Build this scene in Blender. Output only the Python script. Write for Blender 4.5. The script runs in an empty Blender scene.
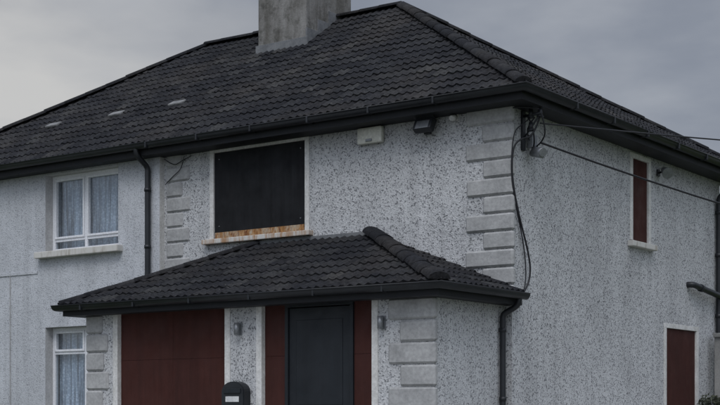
import bpy, bmesh, math, random
from mathutils import Vector, Matrix, noise as mnoise
random.seed(7)
SC=bpy.context.scene
SC.view_settings.view_transform='Standard'
SC.view_settings.look='None'
SC.view_settings.exposure=0

# ------------------------------------------------------------ materials
def mat(name, rough=0.8, spec=0.3, metal=0.0):
    m=bpy.data.materials.new(name); m.use_nodes=True
    nt=m.node_tree; b=nt.nodes['Principled BSDF']
    b.inputs['Roughness'].default_value=rough
    b.inputs['Specular IOR Level'].default_value=spec
    b.inputs['Metallic'].default_value=metal
    return m,nt,b
def N(nt,t,**kw):
    n=nt.nodes.new(t)
    for k,v in kw.items(): setattr(n,k,v)
    return n
def ramp(nt,src,stops,interp='LINEAR'):
    r=N(nt,'ShaderNodeValToRGB'); r.color_ramp.interpolation=interp
    e=r.color_ramp.elements
    while len(e)<len(stops): e.new(0.5)
    for i,(p,c) in enumerate(stops):
        e[i].position=p
        e[i].color=(c,c,c,1) if isinstance(c,(int,float)) else (*c,1)
    nt.links.new(src,r.inputs[0]); return r.outputs[0]
def mix(nt,a,b,fac,mode='MIX'):
    m=N(nt,'ShaderNodeMix',data_type='RGBA',blend_type=mode)
    for sock,v in ((m.inputs[6],a),(m.inputs[7],b),(m.inputs[0],fac)):
        if hasattr(v,'links'): nt.links.new(v,sock)
        elif isinstance(v,(int,float)): sock.default_value = v if sock==m.inputs[0] else (v,v,v,1)
        else: sock.default_value=(*v,1)
    return m.outputs[2]
def coord(nt,scale=(1,1,1)):
    tc=N(nt,'ShaderNodeTexCoord'); mp=N(nt,'ShaderNodeMapping')
    mp.inputs['Scale'].default_value=scale
    nt.links.new(tc.outputs['Object'],mp.inputs[0]); return mp.outputs[0]
def noise(nt,co,scale,detail=4,rough=.55):
    n=N(nt,'ShaderNodeTexNoise'); n.inputs['Scale'].default_value=scale
    n.inputs['Detail'].default_value=detail; n.inputs['Roughness'].default_value=rough
    nt.links.new(co,n.inputs['Vector']); return n.outputs['Fac']
def bump(nt,b,h,strength=.5,dist=.01):
    n=N(nt,'ShaderNodeBump'); n.inputs['Strength'].default_value=strength
    n.inputs['Distance'].default_value=dist
    nt.links.new(h,n.inputs['Height']); nt.links.new(n.outputs[0],b.inputs['Normal'])

def dash(name, light, mid, dark, p1, p2, scale=34, tint=(1,1,1), clus=.3):
    m,nt,b=mat(name,.9,.2)
    co=coord(nt)
    v=N(nt,'ShaderNodeTexVoronoi'); v.inputs['Scale'].default_value=scale
    nt.links.new(co,v.inputs['Vector'])
    sep=N(nt,'ShaderNodeSeparateColor'); nt.links.new(v.outputs['Color'],sep.inputs[0])
    cl=noise(nt,co,16,3,.7)
    ad=N(nt,'ShaderNodeMath',operation='MULTIPLY_ADD'); nt.links.new(cl,ad.inputs[0]); ad.inputs[1].default_value=clus
    nt.links.new(sep.outputs[0],ad.inputs[2])
    sb=N(nt,'ShaderNodeMath',operation='SUBTRACT'); nt.links.new(ad.outputs[0],sb.inputs[0]); sb.inputs[1].default_value=clus/2
    c=ramp(nt,sb.outputs[0],[(0,dark),(p1,dark),(p1+.05,mid),(p2,mid),(p2+.2,light),(1,light)])
    big=ramp(nt,noise(nt,co,1.1,6,.65),[(.3,.80),(.65,1.0)])
    c=mix(nt,c,big,1,'MULTIPLY')
    co2=coord(nt,(5,5,.35))
    st=ramp(nt,noise(nt,co2,1.3,5,.6),[(.32,.86),(.55,1.0)])
    c=mix(nt,c,st,1,'MULTIPLY')
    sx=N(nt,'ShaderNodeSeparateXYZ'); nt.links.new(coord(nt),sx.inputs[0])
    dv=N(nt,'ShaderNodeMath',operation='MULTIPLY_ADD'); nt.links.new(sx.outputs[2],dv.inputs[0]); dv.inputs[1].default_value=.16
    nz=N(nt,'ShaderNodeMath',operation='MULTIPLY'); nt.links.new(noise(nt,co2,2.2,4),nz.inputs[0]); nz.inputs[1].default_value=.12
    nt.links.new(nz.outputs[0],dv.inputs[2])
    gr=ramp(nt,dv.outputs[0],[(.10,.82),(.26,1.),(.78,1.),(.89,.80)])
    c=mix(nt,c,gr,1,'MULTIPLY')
    c=mix(nt,c,tint,1,'MULTIPLY')
    nt.links.new(c,b.inputs['Base Color'])
    bump(nt,b,v.outputs['Distance'],.5,.010)
    return m
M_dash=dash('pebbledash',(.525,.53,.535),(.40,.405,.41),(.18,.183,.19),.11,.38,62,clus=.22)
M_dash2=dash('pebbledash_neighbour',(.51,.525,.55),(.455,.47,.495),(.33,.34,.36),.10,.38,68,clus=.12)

def plain(name,c1,c2,sc=3,rough=.8,spec=.3,bs=.2,fine=40,metal=0):
    m,nt,b=mat(name,rough,spec,metal); co=coord(nt)
    c=mix(nt,c1,c2,ramp(nt,noise(nt,co,sc,7,.65),[(.32,0.),(.68,1.)]))
    f=ramp(nt,noise(nt,co,fine,3),[(.3,.85),(.7,1.1)])
    c=mix(nt,c,f,1,'MULTIPLY')
    nt.links.new(c,b.inputs['Base Color'])
    if bs: bump(nt,b,noise(nt,co,fine,4),bs,.01)
    return m
M_quoin=plain('painted_quoin',(.26,.262,.26),(.39,.39,.385),3,.85,.2,.4,26)
M_white=plain('painted_surround',(.46,.455,.43),(.62,.615,.60),5,.75)
M_reveal=plain('painted_reveal',(.36,.36,.36),(.46,.46,.46),5,.8)
M_black=plain('black_upvc',(.009,.0105,.013),(.018,.020,.024),3,.45,.4,.0)
M_soffit=plain('black_soffit',(.008,.009,.011),(.013,.014,.017),3,.6,.3,.0)
M_upvc=plain('white_upvc',(.62,.63,.66),(.72,.73,.75),2,.3,.5,.0)
M_conc=plain('concrete',(.18,.18,.175),(.30,.295,.285),2,.9)
M_lead=plain('lead_flashing',(.09,.095,.10),(.17,.175,.18),6,.7,.3)
M_vent=plain('grey_vent_tile',(.10,.102,.105),(.20,.20,.195),9,.85)
M_cable=plain('cable_rubber',(.012,.012,.014),(.02,.02,.024),9,.5,.3,0)
M_metal=plain('grey_metal',(.16,.17,.18),(.26,.27,.28),8,.4,.5,.1,40,.5)
M_cream=plain('cream_plastic',(.44,.435,.38),(.58,.575,.51),7,.5,.4,0)
M_asph=plain('asphalt',(.04,.04,.042),(.065,.065,.066),1,.9)
M_pave=plain('pavement_concrete',(.24,.24,.23),(.34,.34,.32),1,.9)
M_wood=plain('pole_wood',(.07,.05,.035),(.13,.10,.07),3,.9)
M_label=plain('label_white',(.5,.5,.5),(.62,.62,.60),9,.5,.3,0)
M_roomdark=plain('dark_room',(.02,.02,.025),(.03,.03,.034),2,.9,.1,0)

def board(name,c1,c2,rough=.45,spec=.3,scr=1.8,streak=.65):
    m,nt,b=mat(name,rough,spec); co=coord(nt)
    c=mix(nt,c1,c2,ramp(nt,noise(nt,co,1.7,8,.7),[(.3,0.),(.7,1.)]))
    co2=coord(nt,(7,7,.6))
    s=ramp(nt,noise(nt,co2,1.2,6,.7),[(.35,streak),(.6,1.1)])
    c=mix(nt,c,s,1,'MULTIPLY')
    sc=ramp(nt,noise(nt,coord(nt,(1,1,6)),14,2),[(.74,0.),(.80,1.)])
    c=mix(nt,c,tuple(min(1,x*scr+.006) for x in c2),sc)
    nt.links.new(c,b.inputs['Base Color'])
    rr=ramp(nt,noise(nt,co,4,5),[(.3,rough-.1),(.7,rough+.25)])
    nt.links.new(rr,b.inputs['Roughness'])
    bump(nt,b,noise(nt,co,2.2,5),.25,.02)
    return m
M_board=board('black_security_board',(.0075,.008,.0095),(.015,.016,.018),rough=.7,spec=.2,scr=2.4)
M_red=board('maroon_sheeting',(.036,.0115,.009),(.050,.0165,.013),rough=.65,spec=.2,streak=.85)
M_door=board('black_steel',(.008,.010,.013),(.015,.018,.022),rough=.42,streak=.85)

def rusty():
    m,nt,b=mat('rust_stained_sill',.85,.15); co=coord(nt,(1,1,1))
    a=ramp(nt,noise(nt,coord(nt,(4.0,4.0,2.0)),2.2,9,.8),[(.34,0.),(.54,1.)])
    rc=mix(nt,(.36,.20,.08),(.12,.042,.018),ramp(nt,noise(nt,coord(nt,(3,3,.8)),10,6,.75),[(.40,0.),(.60,1.)]))
    c=mix(nt,(.42,.39,.31),rc,a)
    nt.links.new(c,b.inputs['Base Color']); bump(nt,b,noise(nt,co,30,5),.4,.01); return m
M_rust=rusty()
def runs(nm,lo,hi,c2):
    m,nt,b=mat(nm,.8,.2)
    c=mix(nt,(.50,.49,.46),c2,ramp(nt,noise(nt,coord(nt,(6,6,1)),1.5,6,.75),[(lo,0.),(hi,.9)]))
    nt.links.new(c,b.inputs['Base Color']); return m
M_sill=runs('painted_sill',.5,.68,(.26,.23,.18))
M_sillr=runs('painted_sill_rusty',.42,.60,(.30,.16,.07))

def tiles():
    m,nt,b=mat('concrete_roof_tiles',.88,.14); co=coord(nt)
    at=N(nt,'ShaderNodeAttribute',attribute_name='tilevar')
    c=ramp(nt,at.outputs['Fac'],[(0,(.0095,.010,.012)),(.5,(.0145,.0150,.0175)),(.9,(.021,.0215,.023)),(1,(.032,.032,.032))])
    moss=ramp(nt,noise(nt,co,.6,9,.75),[(.46,0.),(.72,.55)])
    c=mix(nt,c,(.042,.037,.032),moss)
    f=ramp(nt,noise(nt,co,20,6,.8),[(.34,.45),(.66,1.7)])
    c=mix(nt,c,f,1,'MULTIPLY')
    v=N(nt,'ShaderNodeTexVoronoi'); v.inputs['Scale'].default_value=16; nt.links.new(co,v.inputs['Vector'])
    li=ramp(nt,v.outputs['Distance'],[(.08,1.),(.2,0.)])
    li2=ramp(nt,noise(nt,co,1.6,5,.7),[(.50,0.),(.64,.7)])
    lm=mix(nt,li,li2,1,'MULTIPLY')
    c=mix(nt,c,(.10,.095,.085),lm)
    nt.links.new(c,b.inputs['Base Color'])
    bump(nt,b,noise(nt,co,45,4),.6,.008)
    return m
M_tile=tiles()

def chim():
    m,nt,b=mat('chimney_render',.92,.15); co=coord(nt)
    c=mix(nt,(.23,.225,.215),(.11,.105,.095),ramp(nt,noise(nt,coord(nt,(2.2,2.2,.6)),1.5,8,.7),[(.38,0.),(.62,1.)]))
    c=mix(nt,c,(.055,.054,.047),ramp(nt,noise(nt,co,3.5,8,.75),[(.5,0.),(.68,.9)]))
    nt.links.new(c,b.inputs['Base Color'])
    bump(nt,b,noise(nt,co,20,6,.7),.6,.02); return m
M_chim=chim()

def glass():
    m=bpy.data.materials.new('window_glass'); m.use_nodes=True; nt=m.node_tree
    nt.nodes.clear(); o=N(nt,'ShaderNodeOutputMaterial'); mx=N(nt,'ShaderNodeMixShader')
    t=N(nt,'ShaderNodeBsdfTransparent'); t.inputs[0].default_value=(.84,.87,.89,1)
    g=N(nt,'ShaderNodeBsdfGlossy'); g.inputs['Roughness'].default_value=.03
    mx.inputs[0].default_value=.14
    nt.links.new(t.outputs[0],mx.inputs[1]); nt.links.new(g.outputs[0],mx.inputs[2]); nt.links.new(mx.outputs[0],o.inputs[0])
    return m
M_glass=glass()
def lace():
    m,nt,b=mat('lace_curtain',.9,.1); co=coord(nt)
    v=N(nt,'ShaderNodeTexVoronoi'); v.inputs['Scale'].default_value=26; nt.links.new(co,v.inputs['Vector'])
    c=mix(nt,(.70,.76,.84),(.46,.52,.60),ramp(nt,v.outputs['Distance'],[(.2,0.),(.55,1.)]))
    c=mix(nt,c,ramp(nt,noise(nt,coord(nt,(12,12,.6)),1.5,4,.7),[(.38,.35),(.58,1.25)]),1,'MULTIPLY')
    nt.links.new(c,b.inputs['Base Color']); return m
M_lace=lace()
def leafm():
    m,nt,b=mat('shrub_leaves',.6,.3); at=N(nt,'ShaderNodeAttribute',attribute_name='tilevar')
    nt.links.new(ramp(nt,at.outputs['Fac'],[(0,(.018,.022,.012)),(1,(.05,.055,.035))]),b.inputs['Base Color']); return m
M_leaf=leafm()
def grass():
    m,nt,b=mat('grass',.95,.1); co=coord(nt)
    nt.links.new(mix(nt,(.035,.055,.02),(.075,.09,.035),noise(nt,co,1.2,9,.75)),b.inputs['Base Color'])
    bump(nt,b,noise(nt,co,30,4),.6,.03); return m
M_grass=grass()

# ------------------------------------------------------------ helpers
def empty(name,loc=(0,0,0)):
    e=bpy.data.objects.new(name,None); SC.collection.objects.link(e); e.location=loc; return e
def link(name,me,m=None,parent=None,smooth=False):
    o=bpy.data.objects.new(name,me); SC.collection.objects.link(o)
    if m is not None: me.materials.append(m)
    if parent: o.parent=parent
    if smooth:
        for p in me.polygons: p.use_smooth=True
    return o
def mesh(name,vs,fs,m=None,parent=None,smooth=False):
    me=bpy.data.meshes.new(name); me.from_pydata(vs,[],fs); me.update()
    return link(name,me,m,parent,smooth)
def box(name,x,y,z,m,parent=None,bev=0.0,rot=None):
    bm=bmesh.new(); bmesh.ops.create_cube(bm,size=1)
    cx,cy,cz=[(a[0]+a[1])/2 for a in (x,y,z)]
    s=[abs(a[1]-a[0]) for a in (x,y,z)]
    for v in bm.verts: v.co=Vector((v.co.x*s[0],v.co.y*s[1],v.co.z*s[2]))
    if bev: bmesh.ops.bevel(bm,geom=bm.edges[:],offset=bev,segments=2,affect='EDGES',profile=.6)
    R=rot if rot else Matrix()
    for v in bm.verts: v.co=(R@v.co.to_4d()).to_3d()+Vector((cx,cy,cz))
    me=bpy.data.meshes.new(name); bm.to_mesh(me); bm.free()
    return link(name,me,m,parent)
def cyl(name,p0,p1,r0,m,parent=None,r1=None,seg=16,smooth=True):
    p0=Vector(p0);p1=Vector(p1); r1=r0 if r1 is None else r1
    d=(p1-p0); L=d.length; q=d.to_track_quat('Z','Y').to_matrix().to_4x4()
    bm=bmesh.new(); bmesh.ops.create_cone(bm,cap_ends=True,segments=seg,radius1=r0,radius2=r1,depth=L)
    bmesh.ops.transform(bm,matrix=Matrix.Translation((p0+p1)/2)@q,verts=bm.verts)
    for f in bm.faces: f.smooth = smooth and len(f.verts)==4
    me=bpy.data.meshes.new(name); bm.to_mesh(me); bm.free()
    return link(name,me,m,parent)
def tube(name,pts,r,m,parent=None,smoothc=True):
    cu=bpy.data.curves.new(name,'CURVE'); cu.dimensions='3D'; cu.bevel_depth=r; cu.bevel_resolution=3
    s=cu.splines.new('NURBS' if smoothc else 'POLY'); s.points.add(len(pts)-1)
    for i,p in enumerate(pts): s.points[i].co=(*p,1)
    if smoothc: s.order_u=3; s.use_endpoint_u=True; s.resolution_u=8
    cu.materials.append(m)
    o=bpy.data.objects.new(name,cu); SC.collection.objects.link(o)
    if parent: o.parent=parent
    return o
def wall(name,plane,h0,h1,z0,z1,openings,m,parent,off,depth=.14,mr=None):
    hs=sorted({h0,h1,*[o[0] for o in openings],*[o[1] for o in openings]})
    zs=sorted({z0,z1,*[o[2] for o in openings],*[o[3] for o in openings]})
    def P(h,z,d): return (h,off+d,z) if plane=='x' else (off-d,h,z)
    vs=[];fs=[];mi=[]
    def quad(a,b,c,d,k): 
        i=len(vs); vs.extend([a,b,c,d]); fs.append((i,i+1,i+2,i+3)); mi.append(k)
    for i in range(len(hs)-1):
        for j in range(len(zs)-1):
            ch=(hs[i]+hs[i+1])/2; cz=(zs[j]+zs[j+1])/2
            if any(o[0]<ch<o[1] and o[2]<cz<o[3] for o in openings): continue
            quad(P(hs[i],zs[j],0),P(hs[i+1],zs[j],0),P(hs[i+1],zs[j+1],0),P(hs[i],zs[j+1],0),0)
    for o in openings:
        a,b,c,d=o[:4]; D=o[4] if len(o)>4 else depth
        quad(P(a,c,0),P(a,d,0),P(a,d,D),P(a,c,D),1)
        quad(P(b,c,0),P(b,c,D),P(b,d,D),P(b,d,0),1)
        quad(P(a,d,0),P(b,d,0),P(b,d,D),P(a,d,D),1)
        quad(P(a,c,0),P(a,c,D),P(b,c,D),P(b,c,0),1)
    o=mesh(name,vs,fs,m,parent); o.data.materials.append(mr or M_reveal)
    for p,k in zip(o.data.polygons,mi): p.material_index=k
    return o

def offs(path,k,closed):
    n=len(path); out=[]
    def nrm(a,b):
        d=Vector((b[0]-a[0],b[1]-a[1])).normalized(); return Vector((d.y,-d.x))
    for i,p in enumerate(path):
        ns=[]
        if closed or i>0: ns.append(nrm(path[i-1],p))
        if closed or i<n-1: ns.append(nrm(p,path[(i+1)%n]))
        if len(ns)==2:
            s=ns[0]+ns[1]; q=s/ (1+ns[0].dot(ns[1]))
        else: q=ns[0]
        out.append((p[0]+q.x*k,p[1]+q.y*k))
    return out
def sweep(name,path,prof,m,parent,closed=False,smooth=False):
    rows=[[(*xy,z) for xy in offs(path,k,closed)] for k,z in prof]
    n=len(path); vs=[v for r in rows for v in r]; fs=[]
    for j in range(len(rows)-1):
        for i in range(n if closed else n-1):
            a=j*n+i; b=j*n+(i+1)%n
            fs.append((a,b,b+n,a+n))
    return mesh(name,vs,fs,m,parent,smooth)

def tiled(name,poly,m,parent,g=.30,clips=(),lift=.0):
    P=[Vector(p) for p in poly]; a=(P[1]-P[0]).normalized()
    r=P[2]-P[0]; b=(r-a*r.dot(a)).normalized(); n=a.cross(b)
    us=[(p-P[0]).dot(a) for p in P]; top=max((p-P[0]).dot(b) for p in P)
    u0,u1=min(us)-.02,max(us)+.02
    nc=int(math.ceil(top/g)); g=top/nc
    per=.125; du=per/6; nu=int((u1-u0)/du)
    bm=bmesh.new(); col=bm.loops.layers.float_color.new('tilevar')
    def prof(u): return .024*(.5+.5*math.cos(2*math.pi*u/per))**1.6
    def sag(p): return .022*mnoise.noise(p*.45)
    for j in range(nc):
        tv=[random.random() for _ in range(int((u1-u0)/.25)+3)]
        tj=[random.uniform(-.014,.014) for _ in tv]; th=[random.uniform(-.004,.007) for _ in tv]
        prev=None
        for i in range(nu+1):
            u=u0+i*du; k=int((u-u0+(.125 if j%2 else 0))/.25)
            pr=prof(u)
            va=j*g+tj[k]-.03; vb=(j+1)*g
            q=P[0]+a*u+b*va; s=sag(q); s2=sag(P[0]+a*u+b*vb)
            A=q+n*(pr*.9+lift-.004+s)
            B=q+n*(.024+pr+th[k]+lift+s)
            C=P[0]+a*u+b*vb+n*(.006+pr+lift+s2)
            cur=[bm.verts.new(A),bm.verts.new(B),bm.verts.new(C)]
            if prev:
                for q2 in (0,1):
                    f=bm.faces.new((prev[q2],cur[q2],cur[q2+1],prev[q2+1])); f.smooth=False
                    for l in f.loops: l[col]=(tv[k],)*3+(1,)
            prev=cur
    m_=len(P)
    for i in range(1,m_):
        d=(P[(i+1)%m_]-P[i])
        if d.length<1e-4: continue
        no=d.cross(n).normalized()
        bmesh.ops.bisect_plane(bm,geom=bm.verts[:]+bm.edges[:]+bm.faces[:],plane_co=P[i],plane_no=no,clear_outer=True)
    for co_,no in clips:
        bmesh.ops.bisect_plane(bm,geom=bm.verts[:]+bm.edges[:]+bm.faces[:],plane_co=co_,plane_no=no,clear_outer=True)
    me=bpy.data.meshes.new(name); bm.to_mesh(me); bm.free()
    return link(name,me,m,parent)

def caps(name,p0,p1,parent,r=.075,seg=.40,lift=.02):
    p0=Vector(p0);p1=Vector(p1); d=p1-p0; L=d.length; t=d.normalized()
    side=t.cross(Vector((0,0,1))).normalized(); up=side.cross(t).normalized()
    nseg=max(1,int(round(L/seg))); sl=L/nseg
    bm=bmesh.new(); col=bm.loops.layers.float_color.new('tilevar')
    K=10
    for s in range(nseg):
        c=random.random()*.8; rr0=r*1.05; rr1=r*.97; jit=random.uniform(-.006,.006); js=random.uniform(-.006,.006)
        rings=[]
        for (dd,rr) in ((s*sl-.02,rr0*.86),(s*sl-.02,rr0),((s+1)*sl,rr1)):
            ring=[]
            for k in range(K+1):
                an=math.pi*k/K
                q=p0+t*dd+side*(math.cos(an)*rr*1.4+js)+up*(math.sin(an)*rr*.9+lift+jit-.045)
                ring.append(bm.verts.new(q))
            rings.append(ring)
        fcs=[]
        for q in range(2):
            for k in range(K):
                f=bm.faces.new((rings[q][k],rings[q+1][k],rings[q+1][k+1],rings[q][k+1])); f.smooth=(q==1); fcs.append(f)
        if s==0: fcs.append(bm.faces.new(rings[0]))
        for f in fcs:
            for l in f.loops: l[col]=(c,)*3+(1,)
    me=bpy.data.meshes.new(name); bm.to_mesh(me); bm.free()
    return link(name,me,M_tile,parent)

def quoins(name,parent,plane,off,x_corner,z0,z1,wide,short,h,sgn,pr=.03,sidewrap=None,start=0):
    bm=bmesh.new(); z=z1; i=start
    while z>z0+.02:
        hh=min(h,z-z0); w=(wide if i%2==0 else short)+random.uniform(-.012,.012)
        xa=x_corner-sgn*pr*(1 if sidewrap else 0); xb=x_corner+sgn*w
        xs=sorted((xa,xb))
        depth=sidewrap if sidewrap else .05
        c=bmesh.ops.create_cube(bm,size=1)['verts']
        ya=off-pr-random.uniform(0,.005); yb=off+depth
        for v in c:
            v.co=Vector(((xs[0]+xs[1])/2+v.co.x*(xs[1]-xs[0]),(ya+yb)/2+v.co.y*(yb-ya),z-hh/2+v.co.z*(hh-.010)))
        ed=list({e for v in c for e in v.link_edges})
        bmesh.ops.bevel(bm,geom=ed,offset=.024,segments=1,affect='EDGES')
        z-=hh; i+=1
    me=bpy.data.meshes.new(name); bm.to_mesh(me); bm.free()
    return link(name,me,M_quoin,parent)

# ------------------------------------------------------------ the boarded-up house
H=empty('semi_detached_house'); NB=empty('neighbouring_house')
PX=-5.93
WT=5.06
BW=(-4.94,-3.26,3.69,4.92)
wall('front_wall','x',PX,0,-.1,WT,[(-4.99,-3.21,3.66,4.95,.10)],M_dash,H,0)
wall('side_wall','y',0,7.0,-.1,WT,[(3.50,4.17,3.60,4.90,.09),(4.70,6.05,1.15,2.50,.09)],M_dash,H,0)
mesh('rear_wall',[(0,7,-.1),(0,7,WT),(PX,7,WT),(PX,7,-.1)],[(0,1,2,3)],M_dash,H)
def surround(name,par,plane,off,a,b,c,d,w,pr=.012,bottom=False,back=.04,m=M_white):
    def bx(nm,h,z):
        if plane=='x': return box(nm,h,(off-pr,off+back),z,m,par,.004)
        return box(nm,(off-back,off+pr),h,z,m,par,.004)
    bx(name+'_jamb_a',(a-w,a),(c,d)); bx(name+'_jamb_b',(b,b+w),(c,d)); bx(name+'_head',(a-w,b+w),(d+.001,d+w*.8))
surround('front_window_surround',H,'x',0,BW[0],BW[1],BW[2]-.02,BW[3],.075,.012,back=.09)
box('front_window_board',(BW[0]-.01,BW[1]+.01),(.015,.05),(BW[2]+.072,BW[3]-.004),M_board,H,.003)
for x in (-4.85,-3.35):
    for z in (3.85,4.82): cyl('board_fixing',(x,.016,z),(x,.008,z),.008,M_metal,H,seg=8)
box('front_window_board_foot',(BW[0]+.02,BW[1]-.02),(.0,.045),(BW[2]-.028,BW[2]+.069),M_rust,H,.004)
box('front_window_sill',(-5.10,-3.12),(-.10,.09),(3.59,3.66),M_sillr,H,.012)

quoins('corner_quoins',H,'x',0,0,2.5,5.00,.66,.42,.225,-1,.03,sidewrap=.05)
quoins('party_quoins',H,'x',0,-5.88,3.0,5.02,.47,.33,.225,1,.025,start=1)

# roof
EX,EY=.35,-.35; LX=-12.45; BY=7.35; EZ=5.13; RZ=7.72; RA=(-4.0,3.5,RZ); RB=(-8.2,3.5,RZ)
c1=(EX,EY,EZ); c0=(LX,EY,EZ); c2=(EX,BY,EZ); c3=(LX,BY,EZ)
clipR=[((PX,0,0),(-1,0,0))]; clipL=[((PX-.001,0,0),(1,0,0))]
tiled('roof_front_slope',[c0,c1,RA,RB],M_tile,H,.27,clips=clipR)
tiled('roof_side_slope',[c1,c2,RA],M_tile,H,.27)
tiled('roof_rear_slope',[c2,c3,RB,RA],M_tile,H,.27,clips=clipR)
tiled('roof_front_slope',[c0,c1,RA,RB],M_tile,NB,.27,clips=clipL)
tiled('roof_rear_slope',[c2,c3,RB,RA],M_tile,NB,.27,clips=clipL)
tiled('roof_side_slope',[c3,c0,RB],M_tile,NB,.27)
up=Vector((0,0,.055))
caps('front_hip_tiles',Vector(c1)+up,Vector(RA)+up,H)
caps('rear_hip_tiles',Vector(c2)+up,Vector(RA)+up,H)
caps('ridge_tiles',Vector((PX,3.5,RZ))+up,Vector(RA)+up,H)
caps('ridge_tiles',Vector(RB)+up,Vector((PX,3.5,RZ))+up,NB)
caps('front_hip_tiles',Vector(c0)+up,Vector(RB)+up,NB)
caps('rear_hip_tiles',Vector(c3)+up,Vector(RB)+up,NB)
pathR=[(PX,EY+.03),(EX-.03,EY+.03),(EX-.03,BY-.03),(PX,BY-.03)]
pathL=[(PX,BY-.03),(LX+.03,BY-.03),(LX+.03,EY+.03),(PX,EY+.03)]
gut=[(.005,5.125)]+[(.065-.06*math.cos(math.pi*k/10),5.115-.075*math.sin(math.pi*k/10)) for k in range(11)]+[(.132,5.118),(.132,5.126),(.120,5.126)]
for par,path in ((H,pathR),(NB,pathL)):
    sweep('fascia_and_soffit',path,[(-.32,4.958),(.0,4.958),(.0,5.15)],M_soffit,par)
    sweep('gutter',path,gut,M_black,par,smooth=True)
for i in range(6):
    x=-.9-i*1.0
    box('gutter_bracket',(x,x+.03),(EY-.108,EY+.03),(5.034,5.120),M_black,H if x>PX else NB,.01)
for i in range(6):
    y=.9+i*1.1
    box('gutter_bracket',(EX-.03,EX+.106),(y,y+.03),(5.034,5.120),M_black,H,.01)
CH=(-6.28,-5.27,2.6,3.85)
box('chimney_stack',CH[:2],CH[2:],(6.0,9.3),M_chim,H,.02)
box('chimney_cap',(CH[0]-.08,CH[1]+.08),(CH[2]-.08,CH[3]+.08),(9.3,9.42),M_conc,H,.02)
for x in (-6.0,-5.55):
    cyl('chimney_pot',(x,3.2,9.42),(x,3.2,9.8),.13,M_wood,H,.11)
def zr(y): return EZ+(RZ-EZ)*(y-EY)/(3.5-EY)
box('chimney_apron_flashing',(CH[0]-.04,CH[1]+.04),(CH[2]-.02,CH[2]+.01),(zr(CH[2])-.1,zr(CH[2])+.13),M_lead,H,.006)
for i in range(3):
    ya=CH[2]+.3*i
    box('chimney_step_flashing',(CH[1]-.01,CH[1]+.015),(ya,ya+.31),(zr(ya)-.1,zr(ya)+.28),M_lead,H,.004)
def on_roof(name,x,y,sx,sy,h,m,par):
    t=math.atan2(RZ-EZ,3.5-EY); R=Matrix.Rotation(t-.09,4,'X')
    z=zr(y)+.055
    return box(name,(x-sx/2,x+sx/2),(y-sy/2,y+sy/2),(z-h/2,z+h/2),m,par,.018,R)
for x in (-6.5,-7.84,-9.35):
    on_roof('roof_vent_tile',x,.88,.28,.16,.045,M_vent,NB)

# ------------------------------------------------------------ porch / garage extension
PL,PR,PF=-5.80,-.10,-1.65
DO=(-2.66,-.967,-.02,2.50); GO=(-5.216,-3.277,-.02,2.50)
PT=2.60
wall('porch_front_wall','x',PL,PR,-.1,PT,[(DO[0]-.02,DO[1]+.02,-.1,DO[3]+.02,.13),(GO[0]-.02,GO[1]+.02,-.1,GO[3]+.02,.13)],M_dash,H,PF)
wall('porch_side_wall','y',PF,-.002,-.1,PT,[],M_dash,H,PR)
mesh('porch_end_wall',[(PL,PF,-.1),(PL,0,-.1),(PL,0,PT),(PL,PF,PT)],[(0,1,2,3)],M_dash,H)
for nm,o in (('door_surround',DO),('garage_surround',GO)):
    surround(nm,H,'x',PF,o[0],o[1],-.05,o[3],.09,.012,back=.10)
def sheeting(nm,x0,x1,z0,z1,y,par):
    n=max(2,int(round((z1-z0)/.61)))
    hh=(z1-z0)/n
    for i in range(n):
        box(nm,(x0+.001,x1-.001),(y-random.uniform(0,.002),y+.03),(z0+i*hh+.0012,z0+(i+1)*hh-.0012),M_red,par,.002)
xm=(GO[0]+GO[1])/2
sheeting('garage_sheeting',GO[0]-.012,xm,-.05,GO[3],PF+.06,H); sheeting('garage_sheeting',xm,GO[1]+.012,-.05,GO[3],PF+.06,H)
DX0,DX1=-2.27,-1.32
sheeting('door_side_panel',DO[0]-.012,DX0-.05,-.05,DO[3],PF+.06,H)
sheeting('door_side_panel',DX1+.05,DO[1]+.012,-.05,DO[3],PF+.06,H)
box('door_frame_jamb',(DX0-.05,DX0),(PF+.03,PF+.10),(-.05,2.46),M_door,H,.004)
box('door_frame_jamb',(DX1,DX1+.05),(PF+.03,PF+.10),(-.05,2.46),M_door,H,.004)
box('door_frame_head',(DX0-.05,DX1+.05),(PF+.03,PF+.10),(2.461,2.498),M_door,H,.004)
box('security_door',(DX0+.004,DX1-.004),(PF+.055,PF+.095),(0,2.45),M_door,H,.005)
for (a,b,c,d) in ((.12,.83,1.25,2.3),(.12,.83,.2,1.05)):
    box('door_panel',(DX0+a,DX0+b),(PF+.048,PF+.056),(c,d),M_door,H,.006)
cyl('door_handle',(DX0+.1,PF+.055,1.05),(DX0+.1,PF+.0,1.05),.02,M_metal,H)
box('door_handle_lever',(DX0+.09,DX0+.2),(PF-.01,PF+.01),(1.04,1.06),M_metal,H,.005)
quoins('porch_quoins',H,'x',PF,PR,0,2.5,.62,.46,.26,-1,.03,sidewrap=.06)
quoins('porch_quoins_far',H,'x',PF,PL,0,2.5,.40,.30,.26,1,.03,sidewrap=.06,start=1)
PEL,PER,PEY,PEZ=-6.06,.14,-1.92,2.64
A1=(-2.15,-.0,3.53); A0=(-4.10,-.0,3.53)
e0=(PEL,PEY,PEZ); e1=(PER,PEY,PEZ)
tiled('porch_roof_front',[e0,e1,A1,A0],M_tile,H,.27)
tiled('porch_roof_side',[e1,(PER,0,PEZ),A1],M_tile,H,.27)
tiled('porch_roof_end',[(PEL,0,PEZ),e0,A0],M_tile,H,.27)
caps('porch_hip_tiles',Vector(e1)+up*.9,Vector(A1)+up*1.1,H,.09,.36)
caps('porch_hip_tiles_far',Vector(e0)+up*.5,Vector(A0)+up*.6,H,.065,.36)
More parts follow.
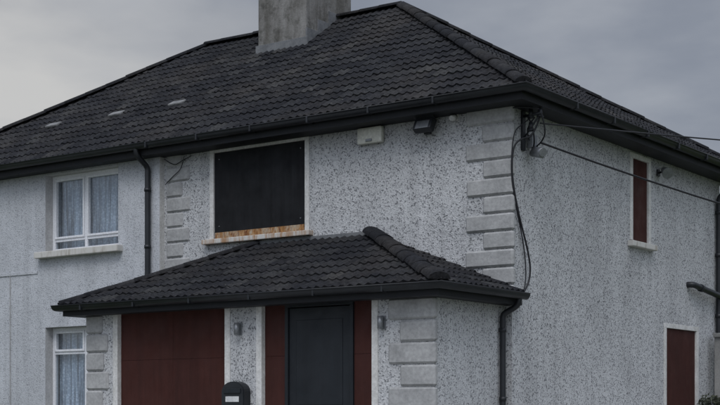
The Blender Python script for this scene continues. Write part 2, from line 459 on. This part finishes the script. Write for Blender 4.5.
box('porch_roof_flashing',(A0[0]-.1,A1[0]+.1),(-.035,-.006),(3.50,3.575),M_lead,H,.004)
pp=[(PEL+.02,-.002),(PEL+.02,PEY+.02),(PER-.02,PEY+.02),(PER-.02,.04)]
pz=PEZ-.01
sweep('porch_fascia_and_soffit',pp,[(-.20,pz-.145),(.0,pz-.145),(.0,pz+.03)],M_soffit,H)
g2=[(.005,pz)]+[(.06-.055*math.cos(math.pi*k/10),pz-.01-.068*math.sin(math.pi*k/10)) for k in range(11)]+[(.122,pz-.005),(.122,pz+.004),(.11,pz+.004)]
sweep('porch_gutter',pp,g2,M_black,H,smooth=True)
for x in (-5.6,-4.6,-3.6,-2.6,-1.6,-.6):
    box('porch_gutter_bracket',(x,x+.03),(PEY-.095,PEY+.02),(pz-.083,pz),M_black,H,.01)
tube('porch_downpipe',[(.17,-.12,2.58),(.17,-.12,2.50),(.10,-.13,2.44),(.0,-.14,2.40),(-.045,-.15,2.36),(-.045,-.15,2.26),(-.045,-.15,0)],.037,M_black,H)
for z in (2.15,1.3,.3): cyl('pipe_collar',(-.045,-.15,z),(-.045,-.15,z+.05),.046,M_black,H)
tube('side_downpipe',[(.37,6.80,5.05),(.37,6.80,4.95),(.30,6.80,4.88),(.12,6.80,4.72),(.06,6.80,4.66),(.06,6.80,4.5),(.06,6.80,0)],.045,M_black,H)
for z in (4.4,3.7,2.7): cyl('pipe_collar',(.06,6.80,z),(.06,6.80,z+.06),.056,M_black,H)
tube('side_waste_pipe',[(-.02,5.62,3.16),(.08,5.62,3.16),(.10,5.70,3.15),(.10,6.0,3.12),(.10,6.84,3.04)],.048,M_black,H)
cyl('pipe_collar',(.10,5.9,3.127),(.10,5.98,3.121),.06,M_black,H)
surround('side_window_surround',H,'y',0,3.56,4.11,3.66,4.86,.09,.012,back=.085)
box('side_window_board',(-.06,-.02),(3.55,4.12),(3.66,4.858),M_red,H,.003)
box('side_window_sill',(-.08,.09),(3.40,4.27),(3.56,3.64),M_sill,H,.01)
surround('side_lower_surround',H,'y',0,4.78,5.97,1.20,2.44,.09,.012,back=.085)
box('side_lower_board',(-.06,-.02),(4.77,5.98),(1.20,2.438),M_red,H,.003)
box('side_lower_sill',(-.08,.09),(4.62,6.13),(1.08,1.18),M_sill,H,.01)
box('loft_ceiling',(-5.90,-.05),(.1,6.9),(4.99,5.0),M_roomdark,H)

# ------------------------------------------------------------ neighbour
NY=-.10; NL=-12.1
NW=(-8.44,-6.80,3.67,4.93)
wall('front_wall','x',NL,PX,-.1,WT,[(*NW,.22),(-8.44,-6.80,1.10,2.50,.22)],M_dash2,NB,NY)
mesh('end_of_insulation',[(PX,NY,-.1),(PX,0,-.1),(PX,0,WT),(PX,NY,WT)],[(0,1,2,3)],M_white,NB)
mesh('gable_wall',[(NL,NY,-.1),(NL,NY,WT),(NL,7,WT),(NL,7,-.1)],[(0,1,2,3)],M_dash2,NB)
mesh('rear_wall',[(NL,7,-.1),(NL,7,WT),(PX,7,WT),(PX,7,-.1)],[(0,1,2,3)],M_dash2,NB)
def pvc_window(x0,x1,z0,z1,y,par,lo):
    f=.06
    def fr(nm,xs,zs,yo=0): box(nm,xs,(y+yo,y+.07),zs,M_upvc,par,.006)
    fr('window_frame_left',(x0,x0+f),(z0,z1)); fr('window_frame_right',(x1-f,x1),(z0,z1))
    fr('window_frame_head',(x0+f,x1-f),(z1-f,z1)); fr('window_frame_base',(x0+f,x1-f),(z0,z0+f))
    xm=x0+(x1-x0)*.47
    fr('window_mullion',(xm-.03,xm+.03),(z0+f,z1-f),.004)
    for a,b in ((x0+f,xm-.03),(xm+.03,x1-f)):
        zt=z0+f+lo
        fr('window_transom',(a,b),(zt-.02,zt+.025),.006)
        s=.035
        for (xa,xb,za,zb) in ((a,a+s,zt+.025,z1-f),(b-s,b,zt+.025,z1-f),(a+s,b-s,z1-f-s,z1-f),(a+s,b-s,zt+.025,zt+.025+s)):
            box('window_sash',(xa,xb),(y-.012,y+.05),(za,zb),M_upvc,par,.005)
        box('window_glass',(a,b),(y+.03,y+.038),(z0+f,z1-f),M_glass,par)
    vs=[];fs=[]; n=160
    for i in range(n+1):
        x=x0+.03+(x1-x0-.06)*i/n
        d=.018*math.sin(i*.55)+.012*math.sin(i*.23+1)
        vs+= [(x,y+.11+d,z0+.02),(x,y+.11+d*.6,z1-.02)]
        if i: k=2*i; fs.append((k-2,k,k+1,k-1))
    mesh('lace_curtain',vs,fs,M_lace,par,True)
    vs=[(x0,y+.45,z0),(x1,y+.45,z0),(x1,y+.45,z1),(x0,y+.45,z1),(x0,y+.07,z0),(x1,y+.07,z0),(x1,y+.07,z1),(x0,y+.07,z1)]
    mesh('room_interior',vs,[(0,1,2,3),(0,4,5,1),(3,2,6,7),(0,3,7,4),(1,5,6,2)],M_roomdark,par)
pvc_window(NW[0]+.002,NW[1]-.002,NW[2]+.03,NW[3]-.002,NY+.15,NB,.13)
box('window_sill',(-8.58,-6.70),(NY-.12,NY+.15),(3.60,3.70),M_sill,NB,.012)
pvc_window(-8.438,-6.802,1.13,2.498,NY+.15,NB,.9)
box('window_sill',(-8.58,-6.70),(NY-.12,NY+.15),(1.03,1.13),M_sill,NB,.012)
tube('front_downpipe',[(-6.14,EY-.03,5.06),(-6.14,EY-.03,4.98),(-6.13,EY+.06,4.90),(-6.12,NY-.06,4.82),(-6.12,NY-.06,4.7),(-6.12,NY-.06,2.6)],.042,M_black,NB)
for z in (4.45,3.6): cyl('pipe_collar',(-6.12,NY-.06,z),(-6.12,NY-.06,z+.05),.051,M_black,NB)
tube('wall_cable',[(-9.28,NY-.006,3.37),(-9.28,NY-.006,2.0),(-9.28,NY-.006,.2)],.009,M_quoin,NB)
box('render_band',(-12.1,-8.62),(NY-.014,NY+.01),(3.37,3.42),M_dash2,NB,.003)

# ------------------------------------------------------------ fittings
def floodlight(loc,yaw,s=1.0,name='floodlight'):
    e=empty(name,loc); e.rotation_euler=(0,0,yaw); e.scale=(s,s,s)
    box('wall_plate',(-.05,.05),(-.02,.0),(-.05,.05),M_black,e,.006)
    cyl('arm',(0,-.02,0),(0,-.10,.0),.014,M_black,e)
    R=Matrix.Rotation(math.radians(-28),4,'X')
    box('housing',(-.12,.12),(-.17,-.08),(-.085,.075),M_black,e,.012,R)
    box('visor',(-.13,.13),(-.22,-.09),(.082,.092),M_black,e,.003,R)
    box('lens',(-.085,.085),(-.178,-.168),(-.058,.045),M_metal,e,.004,R)
    box('junction_box',(-.035,.035),(-.09,-.03),(-.10,-.05),M_black,e,.006)
    return e
floodlight((-1.20,-.002,4.86),0,1.15)
e=empty('motion_sensor',(-.82,-.002,4.93))
box('base',(-.05,.05),(-.02,0),(-.05,.05),M_white,e,.008); cyl('sensor_head',(0,-.02,-.01),(0,-.11,-.03),.045,M_white,e,.032)
e=empty('alarm_bell_box',(-2.12,-.002,4.84))
box('cover',(-.20,.20),(-.085,0),(-.11,.11),M_cream,e,.03); box('strobe_lens',(-.05,.05),(-.10,-.08),(-.085,-.05),M_metal,e,.008)
for x in (-3.02,-.80):
    e=empty('porch_wall_light',(x,PF-.002,2.22))
    box('back_plate',(-.035,.035),(-.015,0),(-.08,.08),M_metal,e,.006)
    cyl('lamp_body',(0,-.07,-.075),(0,-.07,.075),.034,M_metal,e); cyl('lamp_arm',(0,-.01,0),(0,-.06,0),.012,M_metal,e)
e=empty('side_spotlight',(.002,4.46,4.76))
box('back_plate',(0,.02),(-.05,.05),(-.05,.05),M_black,e,.006); cyl('arm',(.02,0,0),(.12,0,.02),.014,M_black,e)
cyl('shade',(.08,.03,.05),(.20,-.09,-.04),.04,M_metal,e,.085)
e=empty('post_box',(-3.04,PF-.002,0))
bm=bmesh.new(); w=.19
pts=[(w,1.10)]+[(w*math.cos(math.pi*k/12),1.42+.13*math.sin(math.pi*k/12)) for k in range(13)]+[(-w,1.10)]
vf=[bm.verts.new((x,-.13,z)) for x,z in pts]; vb=[bm.verts.new((x,0,z)) for x,z in pts]
bm.faces.new(vf); bm.faces.new(list(reversed(vb)))
for i in range(len(pts)):
    j=(i+1)%len(pts); bm.faces.new((vf[j],vf[i],vb[i],vb[j]))
bmesh.ops.recalc_face_normals(bm,faces=bm.faces[:])
bmesh.ops.bevel(bm,geom=[ed for ed in bm.edges if abs(ed.verts[0].co.y+.13)<1e-4 and abs(ed.verts[1].co.y+.13)<1e-4],offset=.012,segments=2,affect='EDGES')
me=bpy.data.meshes.new('body'); bm.to_mesh(me); bm.free(); link('body',me,M_black,e)
box('flap',(-.14,.14),(-.145,-.128),(1.40,1.46),M_door,e,.006)
box('name_label',(-.11,.11),(-.136,-.129),(1.29,1.36),M_label,e,.002)

# service bracket + cables at the corner
b=empty('cable_bracket',(0,0,0))
box('wall_plate',(.0,.03),(.22,.30),(4.45,4.95),M_black,b,.005)
cyl('bracket_arm',(.02,.26,4.88),(.30,.20,4.88),.018,M_black,b)
cyl('bracket_stay',(.02,.26,4.60),(.28,.20,4.86),.012,M_black,b)
for x,z in ((.14,4.90),(.27,4.90),(.14,4.74)):
    cyl('insulator',(x,.23,z-.05),(x,.23,z+.05),.035,M_black,b,.025)
    cyl('insulator_skirt',(x,.23,z-.06),(x,.23,z-.03),.05,M_black,b,.03)
box('junction_box',(.03,.11),(.34,.46),(4.50,4.66),M_metal,b,.01)
cyl('cctv_body',(.06,.42,4.44),(.26,.30,4.38),.045,M_metal,b)
cyl('cctv_hood',(.10,.40,4.46),(.28,.29,4.405),.055,M_metal,b)
c=empty('service_cable')
tube('drop_a',[(.27,.23,4.85),(.20,.20,4.6),(.12,.0,4.55),(.05,-.06,4.45),(.02,-.05,4.2),(.03,.0,3.9),(.05,.12,3.55),(.06,.30,3.2),(.07,.36,2.95),(.06,.30,2.75),(.05,.12,2.60),(.04,.02,2.52)],.012,M_cable,c)
tube('drop_b',[(.14,.23,4.85),(.10,.10,4.75),(.06,-.05,4.65),(.03,-.06,4.4),(.02,-.06,4.1),(.03,.05,3.7),(.04,.2,3.35),(.05,.27,3.0),(.05,.25,2.7),(.04,.10,2.5)],.008,M_cable,c)
tube('loop_c',[(.05,.26,4.9),(.16,.20,4.80),(.18,.25,4.60),(.10,.38,4.48),(.04,.34,4.62),(.08,.24,4.74),(.20,.22,4.84)],.010,M_cable,c)
tube('loop_d',[(.30,.20,4.88),(.34,.25,4.70),(.26,.34,4.56),(.12,.42,4.52)],.010,M_cable,c)
tube('eave_run',[(.04,-.05,4.93),(.14,.0,4.95),(.28,.18,4.93)],.009,M_cable,c)
def wire(nm,s,t,g,r):
    s=Vector(s);t=Vector(t); pts=[]
    for i in range(31):
        f=i/30; p=s.lerp(t,f); p.z-=4*g*f*(1-f); pts.append(p)
    tube(nm,pts,r,M_cable,c,False)
wire('drop_wire',(.27,.25,4.52),(9,28,5.2),1.25,.013)
wire('overhead_wire',(.27,.23,4.76),(9,28,7.7),.35,.010)
up_=empty('utility_pole'); cyl('shaft',(9,28.1,-.5),(9,28.1,8.3),.15,M_wood,up_,.10)
box('crossarm',(8.3,9.7),(28.0,28.1),(7.6,7.7),M_wood,up_,.01)
c2_=empty('loose_cable')
tube('run_a',[(-5.90,-.03,4.93),(-5.7,-.04,4.80),(-5.55,-.05,4.86),(-5.35,-.04,4.92)],.006,M_cable,c2_)
tube('run_c',[(-5.5,-.03,4.93),(-5.52,-.05,4.75),(-5.70,-.05,4.66),(-5.88,-.03,4.55)],.006,M_cable,c2_)

# ------------------------------------------------------------ grounds
def sheet(name,x,y,z,m): return mesh(name,[(x[0],y[0],z),(x[1],y[0],z),(x[1],y[1],z),(x[0],y[1],z)],[(0,1,2,3)],m)
sheet('ground',(-600,600),(-600,600),-.10,M_grass)
sheet('driveway',(-6.5,3.2),(-8.0,9),-.012,M_pave)
sheet('driveway_apron',(-6.5,3.2),(-9.0,-8.004),-.012,M_pave)
box('pavement',(-80,80),(-11.2,-9.0),(-.2,-.004),M_pave)
box('kerb',(-80,80),(-11.36,-11.2),(-.2,.0),M_conc)
sheet('road',(-80,80),(-19,-11.36),-.096,M_asph)
gw=empty('garden_wall')
box('wall_body',(.12,3.2),(6.45,6.65),(-.1,2.36),M_conc,gw,.01)
box('coping',(.11,3.25),(6.41,6.69),(2.36,2.43),M_conc,gw,.015)
sh=empty('shrub'); bm=bmesh.new(); col=bm.loops.layers.float_color.new('tilevar')
cs=[(Vector((.42,5.55,1.24)),.20),(Vector((.62,5.7,1.1)),.28),(Vector((.35,5.4,.9)),.32),(Vector((.55,5.5,.6)),.34)]
for i in range(1800):
    cc,r=random.choice(cs); d=Vector([random.gauss(0,1) for _ in range(3)]).normalized()*r*random.uniform(.5,1.08)
    p=cc+d; s=random.uniform(.015,.032)
    a=Vector([random.gauss(0,1) for _ in range(3)]).normalized(); b2=a.orthogonal().normalized()
    f=bm.faces.new([bm.verts.new(p+a*s*1.5),bm.verts.new(p+b2*s*.6),bm.verts.new(p-a*s*1.5),bm.verts.new(p-b2*s*.6)])
    t=random.random()
    for l in f.loops: l[col]=(t,t,t,1)
me=bpy.data.meshes.new('foliage'); bm.to_mesh(me); bm.free(); link('foliage',me,M_leaf,sh)
for dx in (-.08,0,.08): cyl('stem',(.48,5.55,-.1),(.48+dx*2,5.55+dx,1.1),.02,M_wood,sh,.008,8)

# ------------------------------------------------------------ sky, sun, camera
W=bpy.data.worlds.new('World'); SC.world=W; W.use_nodes=True; nt=W.node_tree; nt.nodes.clear()
out=N(nt,'ShaderNodeOutputWorld'); bg=N(nt,'ShaderNodeBackground'); bg.inputs['Strength'].default_value=.1
nt.links.new(bg.outputs[0],out.inputs[0])
sky=N(nt,'ShaderNodeTexSky',sky_type='NISHITA'); sky.sun_disc=False
SEL=math.radians(55); SAZ=math.radians(155)
sky.sun_elevation=SEL; sky.sun_rotation=SAZ
tc=N(nt,'ShaderNodeTexCoord'); D=tc.outputs['Generated']
mp=N(nt,'ShaderNodeMapping'); mp.inputs['Scale'].default_value=(1,1,2.6); mp.inputs['Location'].default_value=(.35,.1,.2); nt.links.new(D,mp.inputs[0])
n1=noise(nt,mp.outputs[0],6.0,5,.5)
cl=ramp(nt,n1,[(.30,(1.95,2.15,2.65)),(.5,(2.5,2.72,3.2)),(.70,(3.4,3.6,4.0))])
def dotv(vec,src=None):
    v=N(nt,'ShaderNodeVectorMath',operation='DOT_PRODUCT'); nt.links.new(src or D,v.inputs[0]); v.inputs[1].default_value=vec; return v.outputs['Value']
mp2=N(nt,'ShaderNodeMapping'); mp2.inputs['Scale'].default_value=(1,1,2.5); nt.links.new(D,mp2.inputs[0])
nm=N(nt,'ShaderNodeVectorMath',operation='NORMALIZE'); nt.links.new(mp2.outputs[0],nm.inputs[0])
n2=noise(nt,mp.outputs[0],8,4,.5)
ad=N(nt,'ShaderNodeMath',operation='MULTIPLY_ADD'); nt.links.new(n2,ad.inputs[0]); ad.inputs[1].default_value=.03
nt.links.new(dotv((-.695*.985,.56*.985,.452*.985),nm.outputs[0]),ad.inputs[2])
spot=ramp(nt,ad.outputs[0],[(.968,0.),(.988,.40),(1.0,.9)])
cl=mix(nt,cl,(6.1,6.0,5.8),spot)
def mrange(src,a,b_,c_,d_):
    m=N(nt,'ShaderNodeMapRange'); nt.links.new(src,m.inputs[0])
    for i,v in ((1,a),(2,b_),(3,c_),(4,d_)): m.inputs[i].default_value=v
    return m.outputs[0]
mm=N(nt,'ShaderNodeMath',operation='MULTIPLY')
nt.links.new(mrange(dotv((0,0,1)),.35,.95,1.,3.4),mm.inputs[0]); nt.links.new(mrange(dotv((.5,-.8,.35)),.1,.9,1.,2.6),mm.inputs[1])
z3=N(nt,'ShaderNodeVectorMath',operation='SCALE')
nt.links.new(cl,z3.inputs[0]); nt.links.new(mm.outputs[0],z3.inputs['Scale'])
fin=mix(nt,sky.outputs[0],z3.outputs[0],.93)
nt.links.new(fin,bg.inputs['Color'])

su=bpy.data.lights.new('sun','SUN'); su.energy=1.15; su.angle=math.radians(25); su.color=(1,.965,.92)
so=bpy.data.objects.new('sun',su); SC.collection.objects.link(so)
d=Vector((math.sin(SAZ)*math.cos(SEL),math.cos(SAZ)*math.cos(SEL),math.sin(SEL)))
so.rotation_euler=d.to_track_quat('Z','Y').to_euler(); so.location=(10,-10,20)

cam=bpy.data.cameras.new('camera'); co=bpy.data.objects.new('camera',cam); SC.collection.objects.link(co)
co.location=(8.372,-14.916,1.2); co.rotation_euler=(math.radians(90),0,math.radians(35.65))
cam.sensor_width=36; cam.lens=68.35; cam.shift_y=.2868; cam.clip_end=2000
SC.camera=co
